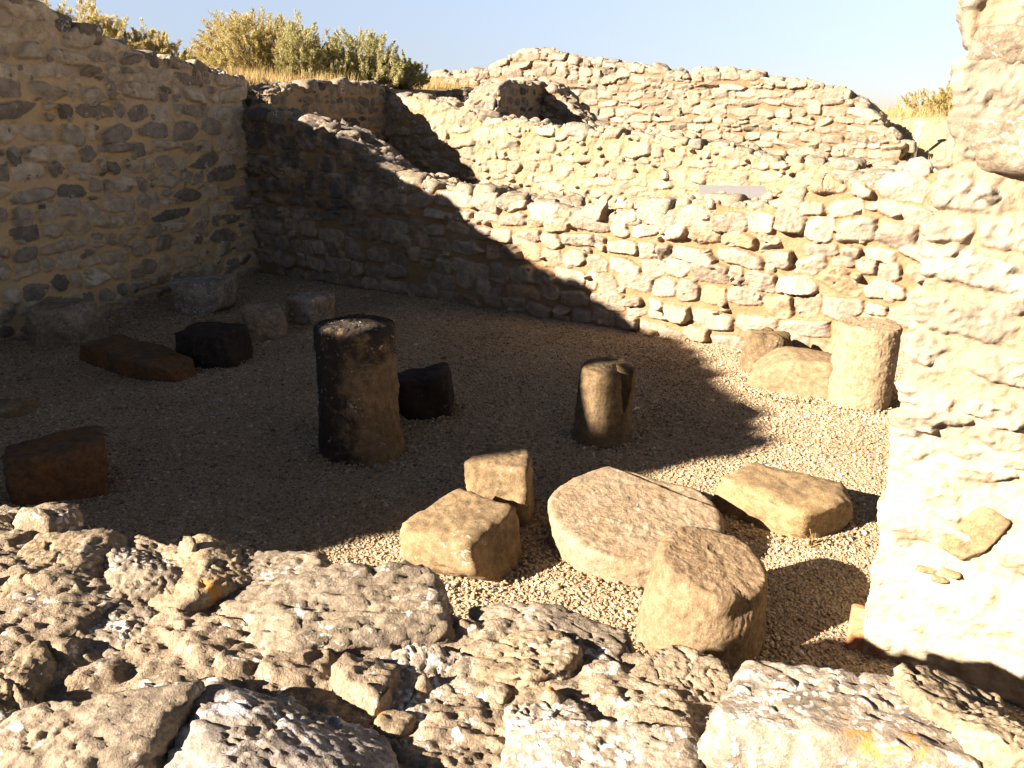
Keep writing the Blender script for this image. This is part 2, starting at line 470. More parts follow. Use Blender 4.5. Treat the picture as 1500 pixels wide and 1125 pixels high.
def drum(name, loc, r0, r1, h, seed=1, mat='sandstone', lean=(0, 0), top=(0, 0), squash=1.0, yaw=0, nt=220, rough=(.02, .012, .004),
         edge=.03, dent=(), flat=None, groove=None, flare=None, wob=.04, step=None):
    """A stump of a column: side rings, a worn rounded rim and a top, weathered by noise."""
    side = np.linspace(0, 1, max(30, int(h / .009)))
    capn = max(46, int(r1 / .006))
    th = np.linspace(0, 2 * np.pi, nt, endpoint=False)
    rows = []
    for s in side: rows.append((1.0, s, 0))
    for k in range(1, capn + 1): rows.append((1 - k / capn, 1.0, 1))
    rho = np.array([a for a, b, c in rows])
    zz = np.array([b for a, b, c in rows])
    cap = np.array([c for a, b, c in rows])
    RHO, TH = np.meshgrid(rho, th, indexing='ij')
    Z = np.repeat(zz[:, None], nt, 1)
    CAP = np.repeat(cap[:, None], nt, 1)
    rad = r0 + (r1 - r0) * Z
    rad = rad * (1 + wob * np.sin(2 * TH + seed) + .6 * wob * np.sin(3 * TH + 2 * seed))
    if flat:                                   # a split face: the plane at this angle cuts the round off
        for ang, dist in flat:
            lim = dist * r0 / np.maximum(np.cos(TH - ang), 1e-3)
            lim = np.where(np.cos(TH - ang) > 0.05, lim, 9)
            rad = -0.02 * np.log(np.exp(-rad / .02) + np.exp(-np.minimum(lim, 2) / .02))
    if flare: rad = rad + flare * r0 * np.exp(-Z * h / .09)
    er = edge * (1 + .5 * np.sin(5 * TH + seed))
    zr = Z * h
    # worn rim
    side_drop = np.where(CAP == 0, np.clip((zr - (h - er)) / er, 0, 1), 0)
    rr = rad * RHO
    rr = np.where(CAP == 0, rad - er * (1 - np.sqrt(np.clip(1 - side_drop ** 2, 0, 1))) * .9, rr)
    rr = np.where(CAP == 1, (rad - er * .9) * RHO, rr)
    x, y = rr * np.cos(TH), rr * np.sin(TH)
    zz2 = zr + (top[0] * x + top[1] * y) * Z
    for (ang, z0, aw, zw, dep) in dent:        # scars knocked out of the side
        da = np.angle(np.exp(1j * (TH - ang)))
        g = np.exp(-(da / aw) ** 2 - ((zr - z0) / zw) ** 2) * dep
        x, y = x * (1 - g / np.maximum(rr, .03) * (rr / rad)), y * (1 - g / np.maximum(rr, .03) * (rr / rad))
    P = np.stack([x, y, zz2], -1)
    if groove:                                 # a notch sawn down from the rim
        ang, wdt, depth_, inner = groove
        t = -P[..., 0] * math.sin(ang) + P[..., 1] * math.cos(ang)
        o_ = P[..., 0] * math.cos(ang) + P[..., 1] * math.sin(ang)
        wloc = wdt * np.clip((zr - (h - depth_)) / depth_, 0, 1) ** .6
        ins = (np.abs(t) < wloc) & (o_ > inner)
        P[..., 0] = np.where(ins & (CAP == 0), P[..., 0] - (o_ - inner) * math.cos(ang), P[..., 0])
        P[..., 1] = np.where(ins & (CAP == 0), P[..., 1] - (o_ - inner) * math.sin(ang), P[..., 1])
        P[..., 2] = np.where(ins & (CAP == 1), P[..., 2] - depth_ * .8, P[..., 2])
    if step:                                   # a slice of the upper face broken away
        o_ = P[..., 0] * math.cos(step[0]) + P[..., 1] * math.sin(step[0])
        P[..., 2] -= step[2] * sstep(step[1] - .012, step[1] + .012, o_) * Z
    flatp = P.reshape(-1, 3)
    nr = np.stack([np.where(CAP == 1, 0, np.cos(TH)), np.where(CAP == 1, 0, np.sin(TH)), CAP + np.clip(side_drop, 0, 1) * .7], -1).reshape(-1, 3)
    d = rough[0] * fbm(flatp, 3.5, 3, .5, seed) + rough[1] * fbm(flatp, 13, 4, .6, seed + 2, ridged=True) + rough[2] * fbm(flatp, 50, 2, .6, seed + 4) * np.where(CAP.ravel() == 1, sstep(.02, .2, RHO.ravel()) * .8 + .2, 1)
    flatp = flatp + nr * d[:, None]
    flatp[:, 1] *= squash
    cs, sn = math.cos(yaw), math.sin(yaw)
    xx = flatp[:, 0] * cs - flatp[:, 1] * sn
    yy = flatp[:, 0] * sn + flatp[:, 1] * cs
    flatp[:, 0] = xx + lean[0] * flatp[:, 2]
    flatp[:, 1] = yy + lean[1] * flatp[:, 2]
    nr_ = len(rows)
    a = np.arange(nr_ - 1)[:, None] * nt + np.arange(nt)[None, :]
    b = np.arange(nr_ - 1)[:, None] * nt + (np.arange(nt)[None, :] + 1) % nt
    f = np.stack([a, b, b + nt, a + nt], -1).reshape(-1, 4)
    return make(name, flatp, f, M[mat], None, True, None, loc)

def stone_map(u0, u1, s1, sw, sh, seed, res, fill=.93, amp=(.012, .05), loose=.35, chink=1.0, gap=1.0, square=0.0):
    """A map of rubble over the unrolled wall: how far each stone stands out, where stone is, and a number for each stone."""
    rs = np.random.RandomState(seed)
    nu, ns = int((u1 - u0) / res) + 2, int(s1 / res) + 2
    U, V = np.meshgrid(u0 + np.arange(nu) * res, np.arange(ns) * res, indexing='ij')
    q = np.stack([U.ravel(), V.ravel(), np.full(U.size, seed * 3.7)], -1)
    wu = (.022 * fbm(q, 7, 3, .6, seed) * (sh / .16)).reshape(U.shape) + (.008 * fbm(q, 30, 2, .6, seed + 1)).reshape(U.shape)
    wv = (.022 * fbm(q, 7, 3, .6, seed + 2) * (sh / .16)).reshape(U.shape) + (.008 * fbm(q, 30, 2, .6, seed + 3)).reshape(U.shape)
    Uw, Vw = U + wu, V + wv
    D = np.full(U.shape, 9.0)
    Hh = np.zeros(U.shape)
    ID = np.zeros(U.shape)
    stones = []
    v = 0.0
    while v < s1 + sh:
        hr = sh * rs.uniform(.72, 1.3)
        x = u0 - rs.uniform(0, sw)
        while x < u1 + sw:
            wd = sw * float(np.clip(rs.lognormal(0, .45 - .15 * square), .4, 2.4))
            if rs.rand() < fill:
                if wd < sw * .8 and rs.rand() < .4:
                    for k in (0, 1):
                        stones.append((x + wd / 2 + rs.uniform(-.02, .02), v + hr * (.27 + .48 * k), wd / 2 * .92, hr * .24))
                else:
                    stones.append((x + wd / 2, v + hr / 2 + rs.uniform(-.2, .2) * hr, wd / 2 * (1.04 - .07 * gap), hr / 2 * rs.uniform(.86 - .12 * gap, 1.1 - .06 * gap)))
            x += wd
        v += hr
    nch = int(chink * (u1 - u0) * s1 / (sw * sh) * .9)
    for k in range(nch):
        stones.append((rs.uniform(u0, u1), rs.uniform(0, s1), sw * rs.uniform(.08, .2), sh * rs.uniform(.1, .24)))
    for (cx, cy, a, b) in stones:
        R_ = 1.35 * max(a, b)
        i0, i1 = int((cx - R_ - u0) / res), int((cx + R_ - u0) / res) + 1
        j0, j1 = int((cy - R_) / res), int((cy + R_) / res) + 1
        i0, i1, j0, j1 = max(i0, 0), min(i1, nu), max(j0, 0), min(j1, ns)
        if i1 <= i0 or j1 <= j0: continue
        sl_ = (slice(i0, i1), slice(j0, j1))
        an = rs.normal(0, .13)
        dx, dy = Uw[sl_] - cx, Vw[sl_] - cy
        ex, ey = (dx * math.cos(an) + dy * math.sin(an)) / a, (-dx * math.sin(an) + dy * math.cos(an)) / b
        pw = rs.uniform(2.6 + 1.4 * square, 5.0 + 2 * square)
        # a few straight chips make the outline angular
        d = (np.abs(ex) ** pw + np.abs(ey) ** pw) ** (1 / pw)
        for k in range(4):
            t = rs.uniform(0, 6.28)
            d = np.maximum(d, (ex * math.cos(t) + ey * math.sin(t)) / rs.uniform(.70 + .14 * square, 1.1 + .14 * square))
        am = amp[0] + (amp[1] - amp[0]) * rs.rand() ** 1.6
        tl = rs.normal(0, loose, 2)
        pr = np.clip((1 - d) / rs.uniform(.14, .38), 0, 1)
        pr = 1 - (1 - pr) ** 2
        t_ = rs.uniform(0, 6.28)
        fold = np.abs(ex * math.cos(t_) + ey * math.sin(t_) - rs.uniform(-.3, .3))      # a broken ridge across the face
        hh = am * pr * np.clip(1.1 + tl[0] * ex + tl[1] * ey + .3 * ey - rs.uniform(0, .6) * fold, .25, 1.9)
        idr = rs.rand()
        m = d < D[sl_]
        D[sl_] = np.where(m, d, D[sl_])
        m2 = m & (d < 1)
        Hh[sl_] = np.where(m2, hh, np.where(m & (d >= 1), np.minimum(Hh[sl_], 0), Hh[sl_]))
        ID[sl_] = np.where(m2, idr, ID[sl_])
    mask = 1 - sstep(.86, 1.02, D)
    Hh = np.where(D < 1, Hh, 0)
    return Hh, mask, ID

def sample(g, u, s, u0, res):
    i = np.clip((u - u0) / res, 0, g.shape[0] - 1.001)
    j = np.clip(s / res, 0, g.shape[1] - 1.001)
    i0, j0 = i.astype(int), j.astype(int)
    fi, fj = i - i0, j - j0
    return (g[i0, j0] * (1 - fi) * (1 - fj) + g[i0 + 1, j0] * fi * (1 - fj) + g[i0, j0 + 1] * (1 - fi) * fj + g[i0 + 1, j0 + 1] * fi * fj)

def nearest(g, u, s, u0, res):
    i = np.clip(np.rint((u - u0) / res), 0, g.shape[0] - 1).astype(int)
    j = np.clip(np.rint(s / res), 0, g.shape[1] - 1).astype(int)
    return g[i, j]

def wall(name, label, p0, p1, tops, thick, mat, z0=0.0, du=.013, rows=(150, 50, 24), sw=.27, sh=.155, seed=1, amp=(.012, .05), fill=.93,
         mortar=.016, top_noise=.05, coping=None, cop_mat=('coping',), cop_size=(.16, .34), zmap=0.0, bulge=.03, side=1, chink=1.0, cop_skip=None, loose=.35, gap=1.0, holes=None, plaster=None, dark_stretch=None, topband=.5, batter=0.0, gritty=False, craggy=1.0, square=0.0):
    """A rubble wall from p0 to p1 with its face on the near side, a broken top given by (distance, height) pairs, closed ends."""
    p0, p1 = np.array(p0, float), np.array(p1, float)
    L = float(np.linalg.norm(p1 - p0))
    d = (p1 - p0) / L
    nface = np.array([d[1], -d[0]]) * side                # out of the face
    nu = int(L / du)
    ncap = max(4, int(thick / 2 / (du * 1.6)))
    uu = np.concatenate([-np.linspace(thick / 2, 0, ncap, endpoint=False), np.linspace(0, L, nu), L + np.linspace(0, thick / 2, ncap + 1)[1:]])
    ua = np.clip(uu, 0, L)
    inset = np.abs(uu - ua)
    tu, tz = [t[0] for t in tops], [t[1] for t in tops]
    h = np.interp(ua, tu, tz) - z0
    q1 = np.stack([ua, np.full_like(ua, seed * 2.3), np.zeros_like(ua)], -1)
    h = h + top_noise * (fbm(q1, 3.1, 3, .6, seed) + .5 * np.round(2 * fbm(q1, 4.7, 1, .5, seed + 7)) / 2)
    nf, nt, nb = rows
    n = len(uu)
    s1 = float(h.max()) * 2 + thick + .1
    Hm, Mk, ID = stone_map(-thick / 2 - .05, L + thick / 2 + .05, s1, sw, sh, seed, du, fill, amp, loose, chink, gap, square)
    rowsP, rowsS, rowsT = [], [], []
    for k in range(nf + 1):
        t = k / nf
        rowsP.append(np.stack([inset, t * h], -1)); rowsS.append(t * h); rowsT.append(t * h - h)
    for k in range(1, nt + 1):
        t = k / nt
        w_ = inset + (thick - 2 * inset) * t
        rowsP.append(np.stack([w_, h + .03 * np.sin(np.pi * t)], -1)); rowsS.append(h + thick * t); rowsT.append(np.zeros(n))
    for k in range(1, nb + 1):
        t = 1 - k / nb
        rowsP.append(np.stack([thick - inset, t * h], -1)); rowsS.append(h + thick + (1 - t) * h); rowsT.append(t * h - h)
    W = np.array(rowsP)                                    # rows, n, 2
    SS, TT = np.array(rowsS), np.array(rowsT)
    UA = np.repeat(ua[None], len(W), 0)
    UU = np.repeat(uu[None], len(W), 0)
    X = p0[0] + d[0] * UA - nface[0] * W[..., 0]
    Y = p0[1] + d[1] * UA - nface[1] * W[..., 0]
    Z = z0 + W[..., 1]
    P = np.stack([X, Y, Z], -1)
    gu = np.gradient(P, axis=1)
    gs = np.gradient(P, axis=0)
    N = np.cross(gu, gs) * side
    # ends: turn the normal outwards along the wall
    capk = (inset > 0)
    for i in np.where(capk)[0]:
        e = -1 if uu[i] < 0 else 1
        N[:nf, i] = np.array([d[0] * e, d[1] * e, 0])
        N[nf + nt:, i] = np.array([d[0] * e, d[1] * e, 0])
    N /= np.linalg.norm(N, axis=2)[..., None] + 1e-9
    for _ in range(2):
        N[1:-1] = (N[:-2] + N[1:-1] * 2 + N[2:]) / 4
        N[:, 1:-1] = (N[:, :-2] + N[:, 1:-1] * 2 + N[:, 2:]) / 4
    N /= np.linalg.norm(N, axis=2)[..., None] + 1e-9
    hs = sample(Hm, UU.ravel(), SS.ravel(), -thick / 2 - .05, du)
    mk = sample(Mk, UU.ravel(), SS.ravel(), -thick / 2 - .05, du)
    idv = nearest(ID, UU.ravel(), SS.ravel(), -thick / 2 - .05, du)
    fp = P.reshape(-1, 3)
    if plaster:                                # a coat of plaster low on the wall, paler to carry the strong sunlight
        k_ = sstep(plaster[0], plaster[1], fp[:, 2] + .35 * fbm(fp, 1.6, 3, .6, seed + 21))
        hs, mk = hs * (.3 + .7 * k_), mk * (.25 + .75 * k_)
    plas = 1 - k_ if plaster else np.zeros(len(fp))
    stn = np.zeros(len(fp))
    if dark_stretch: stn = sstep(dark_stretch[1], dark_stretch[0], UU.ravel() + .5 * fbm(fp, 1.5, 2, .5, seed + 31)) * sstep(-dark_stretch[2] - .3, -dark_stretch[2] + .3, TT.ravel() + .3 * fbm(fp, 2.5, 2, .5, seed + 33))
    disp = hs + bulge * fbm(fp, .9, 2, .5, seed + 2) + mortar * (1 - .6 * mk) * fbm(fp, 9, 4, .6, seed + 3) + craggy * (.010 * mk * fbm(fp, 16, 4, .6, seed + 4, ridged=True) + .004 * fbm(fp, 45, 3, .6, seed + 5))
    if gritty:                                 # crumbling mortar: shallow swells, clods and grains
        disp = hs + mortar * .8 * fbm(fp, 3.2, 3, .5, seed + 3) + mortar * .34 * fbm(fp, 19, 3, .6, seed + 4, ridged=True) * sstep(-.4, .2, fbm(fp, 4, 2, .5, seed + 6)) \
            + .007 * sstep(-.1, .5, fbm(fp, 48, 2, .6, seed + 5)) + .004 * fbm(fp, 90, 2, .6, seed + 8)
    fp = fp + N.reshape(-1, 3) * disp[:, None]
    rr, cc = W.shape[0], n
    a = np.arange(rr - 1)[:, None] * cc + np.arange(cc - 1)[None, :]
    f = np.stack([a, a + 1, a + cc + 1, a + cc], -1).reshape(-1, 4)
    if side < 0: f = f[:, ::-1]
    if holes:                                  # holes added through the wall along the sun's path, to light two stumps
        cen = fp[f].mean(1)
        outw = (cen[:, :2] - p0) @ -nface      # depth behind the face
        t_ = outw / (np.array(LDIR[:2]) @ nface)
        pu = (cen[:, :2] - p0) @ d + t_ * (np.array(LDIR[:2]) @ d)
        pz = cen[:, 2] - t_ * math.tan(SUN_EL)
        kill = np.zeros(len(f), bool)
        lin_v, lin_f = [], []
        T = thick / (np.array(LDIR[:2]) @ nface)
        for poly in holes:
            ins = np.ones(len(f), bool)
            for (ua_, za_), (ub_, zb_) in zip(poly, poly[1:] + poly[:1]):
                ins &= (ub_ - ua_) * (pz - za_) - (zb_ - za_) * (pu - ua_) > 0
            kill |= ins
            b_ = len(lin_v)
            for (ua_, za_) in poly:
                a0 = np.array([*(p0 + d * ua_), za_])
                lin_v += [a0, a0 - np.array([LDIR.x, LDIR.y, -math.tan(SUN_EL)]) * T]
            m_ = len(poly)
            lin_f += [(b_ + 2 * i_, b_ + 2 * i_ + 1, b_ + 2 * ((i_ + 1) % m_) + 1, b_ + 2 * ((i_ + 1) % m_)) for i_ in range(m_)]
        f = np.concatenate([f[~kill], np.array(lin_f) + len(fp)])
        fp = np.concatenate([fp, np.array(lin_v)])
        z_ = np.zeros(len(lin_v))
        mk, idv, TT = np.concatenate([mk, z_]), np.concatenate([idv, z_]), np.concatenate([TT.ravel(), z_ - 9])
        plas, stn = np.concatenate([plas, z_]), np.concatenate([stn, z_])
    if batter: fp[:, :2] -= d * (batter * fp[:, 2:3])
    org = np.array([p0[0], p0[1], z0])
    o = make(name, fp - org, f, M[mat], None, True,
             {'stone': mk, 'rnd': idv, 'topw': np.clip(1 + TT.ravel() / topband, 0, 1), 'plas': plas, 'dark_stretch': stn}, org)
    tag(o, label, 'stone wall', kind='thing')
    # stones bedded along the broken top, each its own part
    if coping:
        rs = np.random.RandomState(seed + 90)
        u = .1
        k = 0
        while u < L - .05 and k < coping:
            s_ = rs.uniform(*cop_size)
            uc = u + s_ / 2
            zc = float(np.interp(uc, ua, h)) + z0
            slope = math.atan2(float(np.interp(uc + .15, ua, h) - np.interp(uc - .15, ua, h)), .3)
            if not (cop_skip and any(a_ < uc < b_ for a_, b_ in cop_skip)):
                for wpos in ([rs.uniform(.05, .25)] if rs.rand() < .6 else [rs.uniform(.0, .15), rs.uniform(.3, .5)]):
                    w_ = wpos * thick + .06
                    hh = s_ * rs.uniform(.38, .7)
                    x = p0[0] + d[0] * uc - nface[0] * w_
                    y = p0[1] + d[1] * uc - nface[1] * w_
                    rock('coping_stone', (x, y, zc - hh * rs.uniform(.35, .6)), (s_ * rs.uniform(.9, 1.15), s_ * rs.uniform(.6, .95), hh),
                         math.atan2(d[1], d[0]) + rs.normal(0, .25), (rs.normal(0, .1), -slope * .7 + rs.normal(0, .08)), seed * 53 + k, 4,
                         cop_mat[rs.randint(len(cop_mat))], o, 9, 6, .16, (.12, .014, .004))
                    k += 1
            u += s_ * rs.uniform(.75, 1.5)
    return o

# ------------------------------------------------------------------ plan of the ruin
D_ = np.array((.405, .914)); A_ = np.array((.84, -.543))
COR = np.array((-3.764, 11.589))                       # inner corner of the room
B0 = COR + D_ * 3.65
LEFT_END = COR - D_ * 12.62

# ------------------------------------------------------------------ ground
FGK = 1.14
FG0 = np.array((-1.06, 1.50)) * FGK; FGD = np.array((.945, -.327)); FGN = np.array((.327, .945))
def ground_z(x, y):
    rx, ry = x - COR[0], y - COR[1]
    q = rx * .914 - ry * .405                          # right of the line of the left wall
    u = rx * .405 + ry * .914
    ra = rx * .543 + ry * .84                          # behind the back wall
    rf = (x - FG0[0]) * FGN[0] + (y - FG0[1]) * FGN[1]
    z_in = np.zeros_like(x)
    z_in = z_in + sstep(.1, .5, ra) * .35
    z_in = z_in + sstep(3.75, 4.2, ra) * .35 + sstep(6.6, 7.8, x) * sstep(3.5, 7.0, ra) * .56 + sstep(9.5, 11.5, ra) * .9
    z_in = z_in + sstep(-.3, -.65, rf) * .72
    hill = 2.62 + .07 * np.clip(-q - .6, 0, 6) * sstep(-3, 1, u) + .012 * np.clip(u, 0, 14)
    hill = 1.0 + (hill - 1.0) * sstep(-9.5, -2.5, u)
    hill = np.where(u < -12, 1.0 - .3 * sstep(-12, -15, u), hill)
    left = sstep(-.12, -.5, q)
    z = z_in * (1 - left) + hill * left
    r = np.hypot(x, y)
    z = z - np.clip(r - 32, 0, 130) * .22 - np.clip(r - 300, 0, 1e5) * .0
    return z
def axis(lo, hi, step, far):
    core = np.arange(lo, hi + step / 2, step)
    g = [step]
    while sum(g) < far: g.append(g[-1] * 1.22)
    g = np.cumsum(g)
    return np.concatenate([lo - g[::-1], core, hi + g])
gx, gy = axis(-10, 12, .12, 9000), axis(-3, 27, .12, 9000)
GX, GY = np.meshgrid(gx, gy, indexing='ij')
GZ = ground_z(GX, GY)
gp = np.stack([GX.ravel(), GY.ravel(), GZ.ravel()], -1)
gp[:, 2] += np.where(GZ.ravel() > .02, .035 * fbm(gp * (1, 1, .2), 1.7, 4, .55, 3), 0) - .006
nx, ny = GX.shape
a = np.arange(nx - 1)[:, None] * ny + np.arange(ny - 1)[None, :]
gf = np.stack([a, a + ny, a + ny + 1, a + 1], -1).reshape(-1, 4)
n = Nodes('dry_earth')
c = n.coords(False)
e = n.mix(n.rng(n.noise(c, .8, 5), .35, .65), (.30, .22, .12), (.24, .19, .10))
e = n.mix(n.rng(n.noise(c, 14, 5), .4, .65), e, (.34, .27, .17))
M['earth'] = n.done(e, n.bump(n.noise(c, 25, 6, .7), .6, .03))
tag(make('ground', gp, gf, M['earth']), kind='structure')

# gravel floor of the room: a bed and its pebbles
n = Nodes('gravel_bed')
c = n.coords(False)
v = n.voro(c, 62, out='Color')
sp = n.new('ShaderNodeSeparateColor'); n.link(v, sp.inputs[0])
e = n.ramp(sp.outputs[0], [(.1, (.22, .16, .095)), (.5, (.31, .23, .138)), (.9, (.39, .31, .21))])
M['gravel_bed'] = n.done(e, n.bump(n.rng(n.voro(c, 62), .6, 0), .8, .012))
def floor_z(x, y):
    p = np.stack([x, y, np.zeros_like(x)], -1)
    return .012 * fbm(p, 1.3, 3, .5, 11)
fx, fy = np.arange(-6.2, 4.6, .05), np.arange(1.0, 12.2, .05)
FX, FY = np.meshgrid(fx, fy, indexing='ij')
def inside(x, y):
    rx, ry = x - COR[0], y - COR[1]
    return (rx * .914 - ry * .405 > -.15) & (rx * .543 + ry * .84 < .15) & ((x - FG0[0]) * FGN[0] + (y - FG0[1]) * FGN[1] > -.25)
fp = np.stack([FX.ravel(), FY.ravel(), floor_z(FX.ravel(), FY.ravel()) + .012], -1)
ny = len(fy)
a = (np.arange(len(fx) - 1)[:, None] * ny + np.arange(ny - 1)[None, :]).ravel()
ok = inside(FX, FY)
cell = (ok[:-1, :-1] & ok[1:, :-1] & ok[1:, 1:] & ok[:-1, 1:]).ravel()
a = a[cell]
ff = np.stack([a, a + ny, a + ny + 1, a + 1], -1)
used = np.unique(ff)
remap = np.zeros(len(fp), int); remap[used] = np.arange(len(used))
tag(make('gravel_floor', fp[used], remap[ff], M['gravel_bed']), kind='structure')

rs = np.random.RandomState(3)
def scatter(n_, ymin, ymax, smin, smax):
    y = rs.uniform(ymin, ymax, n_)
    x = rs.uniform(-6, 4, n_)
    k = inside(x, y) & (np.abs(x) < .68 * (y * .944 + .76) + .3)
    x, y = x[k], y[k]
    s = smin + (smax - smin) * rs.rand(len(x)) ** 2.2
    return x, y, s
parts = [scatter(90000, 2.3, 4.6, .0045, .0105), scatter(72000, 4.6, 7.2, .005, .012), scatter(65000, 7.2, 12, .006, .014), scatter(900, 2.3, 10, .014, .024)]
bank = []
for bx, by, br in ((-1.06, 5.14, .31), (.66, 5.37, .24), (.86, 3.05, .31), (2.86, 6.1, .26), (.68, 3.87, .50), (-.05, 4.24, .22), (-.23, 3.66, .31), (1.67, 4.18, .36),
                   (-.70, 5.9, .27), (-2.86, 4.5, .29), (2.42, 6.48, .40), (-2.84, 7.2, .3), (-3.7, 9.3, .36), (-4.68, 7.93, .36)):
    k_ = int(900 * br)
    a_, d_ = rs.uniform(0, 6.283, k_), np.abs(rs.normal(0, .07, k_))
    bank.append((bx + np.cos(a_) * (br * .9 + d_), by + np.sin(a_) * (br * .9 + d_), rs.uniform(.005, .013, k_), .018 * np.exp(-d_ / .05)))
nb_ = sum(len(b[0]) for b in bank)
n0_ = sum(len(p[0]) for p in parts)
parts.append(tuple(np.concatenate([b[i] for b in bank]) for i in range(3)))
px_, py_, ps_ = (np.concatenate([p[i] for p in parts]) for i in range(3))
pz_ = floor_z(px_, py_) + .012 + ps_ * rs.uniform(-.1, .6, len(ps_))
pz_[n0_:] += np.concatenate([b[3] for b in bank])
pts = bpy.data.meshes.new('gravel')
pts.vertices.add(len(px_))
pts.vertices.foreach_set('co', np.stack([px_, py_, pz_], -1).astype(np.float32).ravel())
at_ = pts.attributes.new('psize', 'FLOAT', 'POINT')
at_.data.foreach_set('value', ps_.astype(np.float32))
n = Nodes('river_pebble')
e = n.ramp(n.attr('prnd', 'INSTANCER'), [(.03, (.12, .088, .055)), (.15, (.23, .168, .10)), (.4, (.31, .232, .14)), (.65, (.36, .278, .175)), (.88, (.40, .325, .225)), (.98, (.50, .44, .35))])
ge_ = n.new('ShaderNodeNewGeometry')
pn_ = n.noise(ge_.outputs['Position'], 1.1, 4, .6)
e = n.mix(n.rng(pn_, .36, .66), n.mix(1.0, e, (.80, .77, .73), 'MULTIPLY'), n.mix(1.0, e, (1.1, 1.09, 1.06), 'MULTIPLY'))
M['pebble'] = n.done(e)
n.b.inputs['Roughness'].default_value = .75
pts.materials.append(M['pebble'])
go = bpy.data.objects.new('gravel', pts)
COL.objects.link(go)
tag(go, 'loose tan gravel covering the floor of the ruined room', 'gravel', kind='stuff')
ng = bpy.data.node_groups.new('scatter_pebbles', 'GeometryNodeTree')
ng.interface.new_socket('Geometry', in_out='INPUT', socket_type='NodeSocketGeometry')
ng.interface.new_socket('Geometry', in_out='OUTPUT', socket_type='NodeSocketGeometry')
gi, gout = ng.nodes.new('NodeGroupInput'), ng.nodes.new('NodeGroupOutput')
icn = ng.nodes.new('GeometryNodeMeshIcoSphere'); icn.inputs['Radius'].default_value = 1; icn.inputs['Subdivisions'].default_value = 2
sh = ng.nodes.new('GeometryNodeSetShadeSmooth')
sm = ng.nodes.new('GeometryNodeSetMaterial'); sm.inputs['Material'].default_value = M['pebble']
iop = ng.nodes.new('GeometryNodeInstanceOnPoints')
def rnd(lo, hi, seed):
    r_ = ng.nodes.new('FunctionNodeRandomValue'); r_.data_type = 'FLOAT_VECTOR'
    r_.inputs[0].default_value = lo; r_.inputs[1].default_value = hi; r_.inputs['Seed'].default_value = seed
    return r_.outputs[0]
na = ng.nodes.new('GeometryNodeInputNamedAttribute'); na.data_type = 'FLOAT'; na.inputs['Name'].default_value = 'psize'
vs = ng.nodes.new('ShaderNodeVectorMath'); vs.operation = 'SCALE'
ng.links.new(rnd((.75, .6, .4), (1.45, 1.05, .8), 2), vs.inputs[0])
ng.links.new([o for o in na.outputs if o.enabled and o.name == 'Attribute'][0], vs.inputs['Scale'])
st = ng.nodes.new('GeometryNodeStoreNamedAttribute'); st.domain = 'INSTANCE'; st.data_type = 'FLOAT'; st.inputs['Name'].default_value = 'prnd'
rv = ng.nodes.new('FunctionNodeRandomValue'); rv.data_type = 'FLOAT'; rv.inputs['Seed'].default_value = 9
L_ = ng.links.new
L_(gi.outputs[0], iop.inputs['Points']); L_(icn.outputs['Mesh'], sh.inputs[0]); L_(sh.outputs[0], sm.inputs[0]); L_(sm.outputs[0], iop.inputs['Instance'])
L_(rnd((-.4, -.4, 0), (.4, .4, 6.28), 5), iop.inputs['Rotation']); L_(vs.outputs[0], iop.inputs['Scale'])
L_(iop.outputs[0], st.inputs['Geometry'])
L_([o for o in rv.outputs if o.enabled][0], [i for i in st.inputs if i.name == 'Value' and i.enabled][0])
L_(st.outputs[0], gout.inputs[0])
go.modifiers.new('scatter', 'NODES').node_group = ng

# ------------------------------------------------------------------ walls
wall('rubble_wall', 'tall shaded rubble wall climbing at the left of the gravel room', LEFT_END, COR,
     [(u - .13, z) for u, z in ((0.13, 5.43), (0.91, 5.29), (2.10, 4.98), (2.50, 4.96), (4.30, 4.41), (4.45, 4.32), (4.78, 4.26), (5.33, 4.16), (6.00, 4.02), (6.74, 3.82), (7.60, 3.70), (8.20, 3.66),
      (8.8, 3.44), (9.5, 3.33), (9.95, 3.31), (10.2, 3.14), (10.7, 3.02), (11.4, 2.89), (12.1, 2.79), (12.75, 2.64))],
     .6, 'left_wall', 0, .014, (300, 40, 150), .29, .19, 11, (.016, .07), .98, .02, .06, 60, ('coping_grey', 'coping'), (.16, .36), loose=.45, gap=.55, chink=1.6, craggy=1.3, cop_skip=[(0, 2.6)], topband=.95,
     holes=[[(.79, 4.75), (.81, 4.75), (1.05, 5.00), (1.14, 5.20), (.79, 5.20)], [(1.5, 4.58), (1.72, 4.45), (2.05, 4.40), (2.02, 4.47), (1.6, 4.66)]])  # unseen openings shaped to let sun onto two column stumps
wall('rubble_wall', 'low rubble wall behind the gravel room, half in shade, dipping in its middle', COR + A_ * .02, COR + A_ * 9.2,
     [(0, 2.28), (.9, 2.12), (1.6, 2.0), (2.1, 1.82), (2.5, 1.56), (2.75, 1.42), (3.5, 1.38), (4.0, 1.33), (4.75, 1.26), (5.4, 1.21), (5.8, 1.21), (6.2, 1.31), (6.5, 1.37), (7.4, 1.42),
      (7.6, 1.52), (7.8, 1.64), (8.4, 1.7), (8.6, 1.78), (9.2, 1.8)],
     .62, 'back_wall', 0, .010, (190, 60, 20), .31, .185, 23, (.02, .085), .97, .018, .05, 60, ('coping',), (.16, .36), loose=.5, gap=.1, square=1.0, chink=.6, craggy=1.3, dark_stretch=(1.6, 3.6, 1.1))
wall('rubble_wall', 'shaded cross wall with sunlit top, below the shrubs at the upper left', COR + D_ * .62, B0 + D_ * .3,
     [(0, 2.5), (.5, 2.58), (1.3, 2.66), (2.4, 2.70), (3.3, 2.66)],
     .9, 'corner_wall', .2, .016, (110, 50, 10), .26, .15, 31, (.012, .05), .92, .016, .05, 46, ('coping',), (.2, .42))
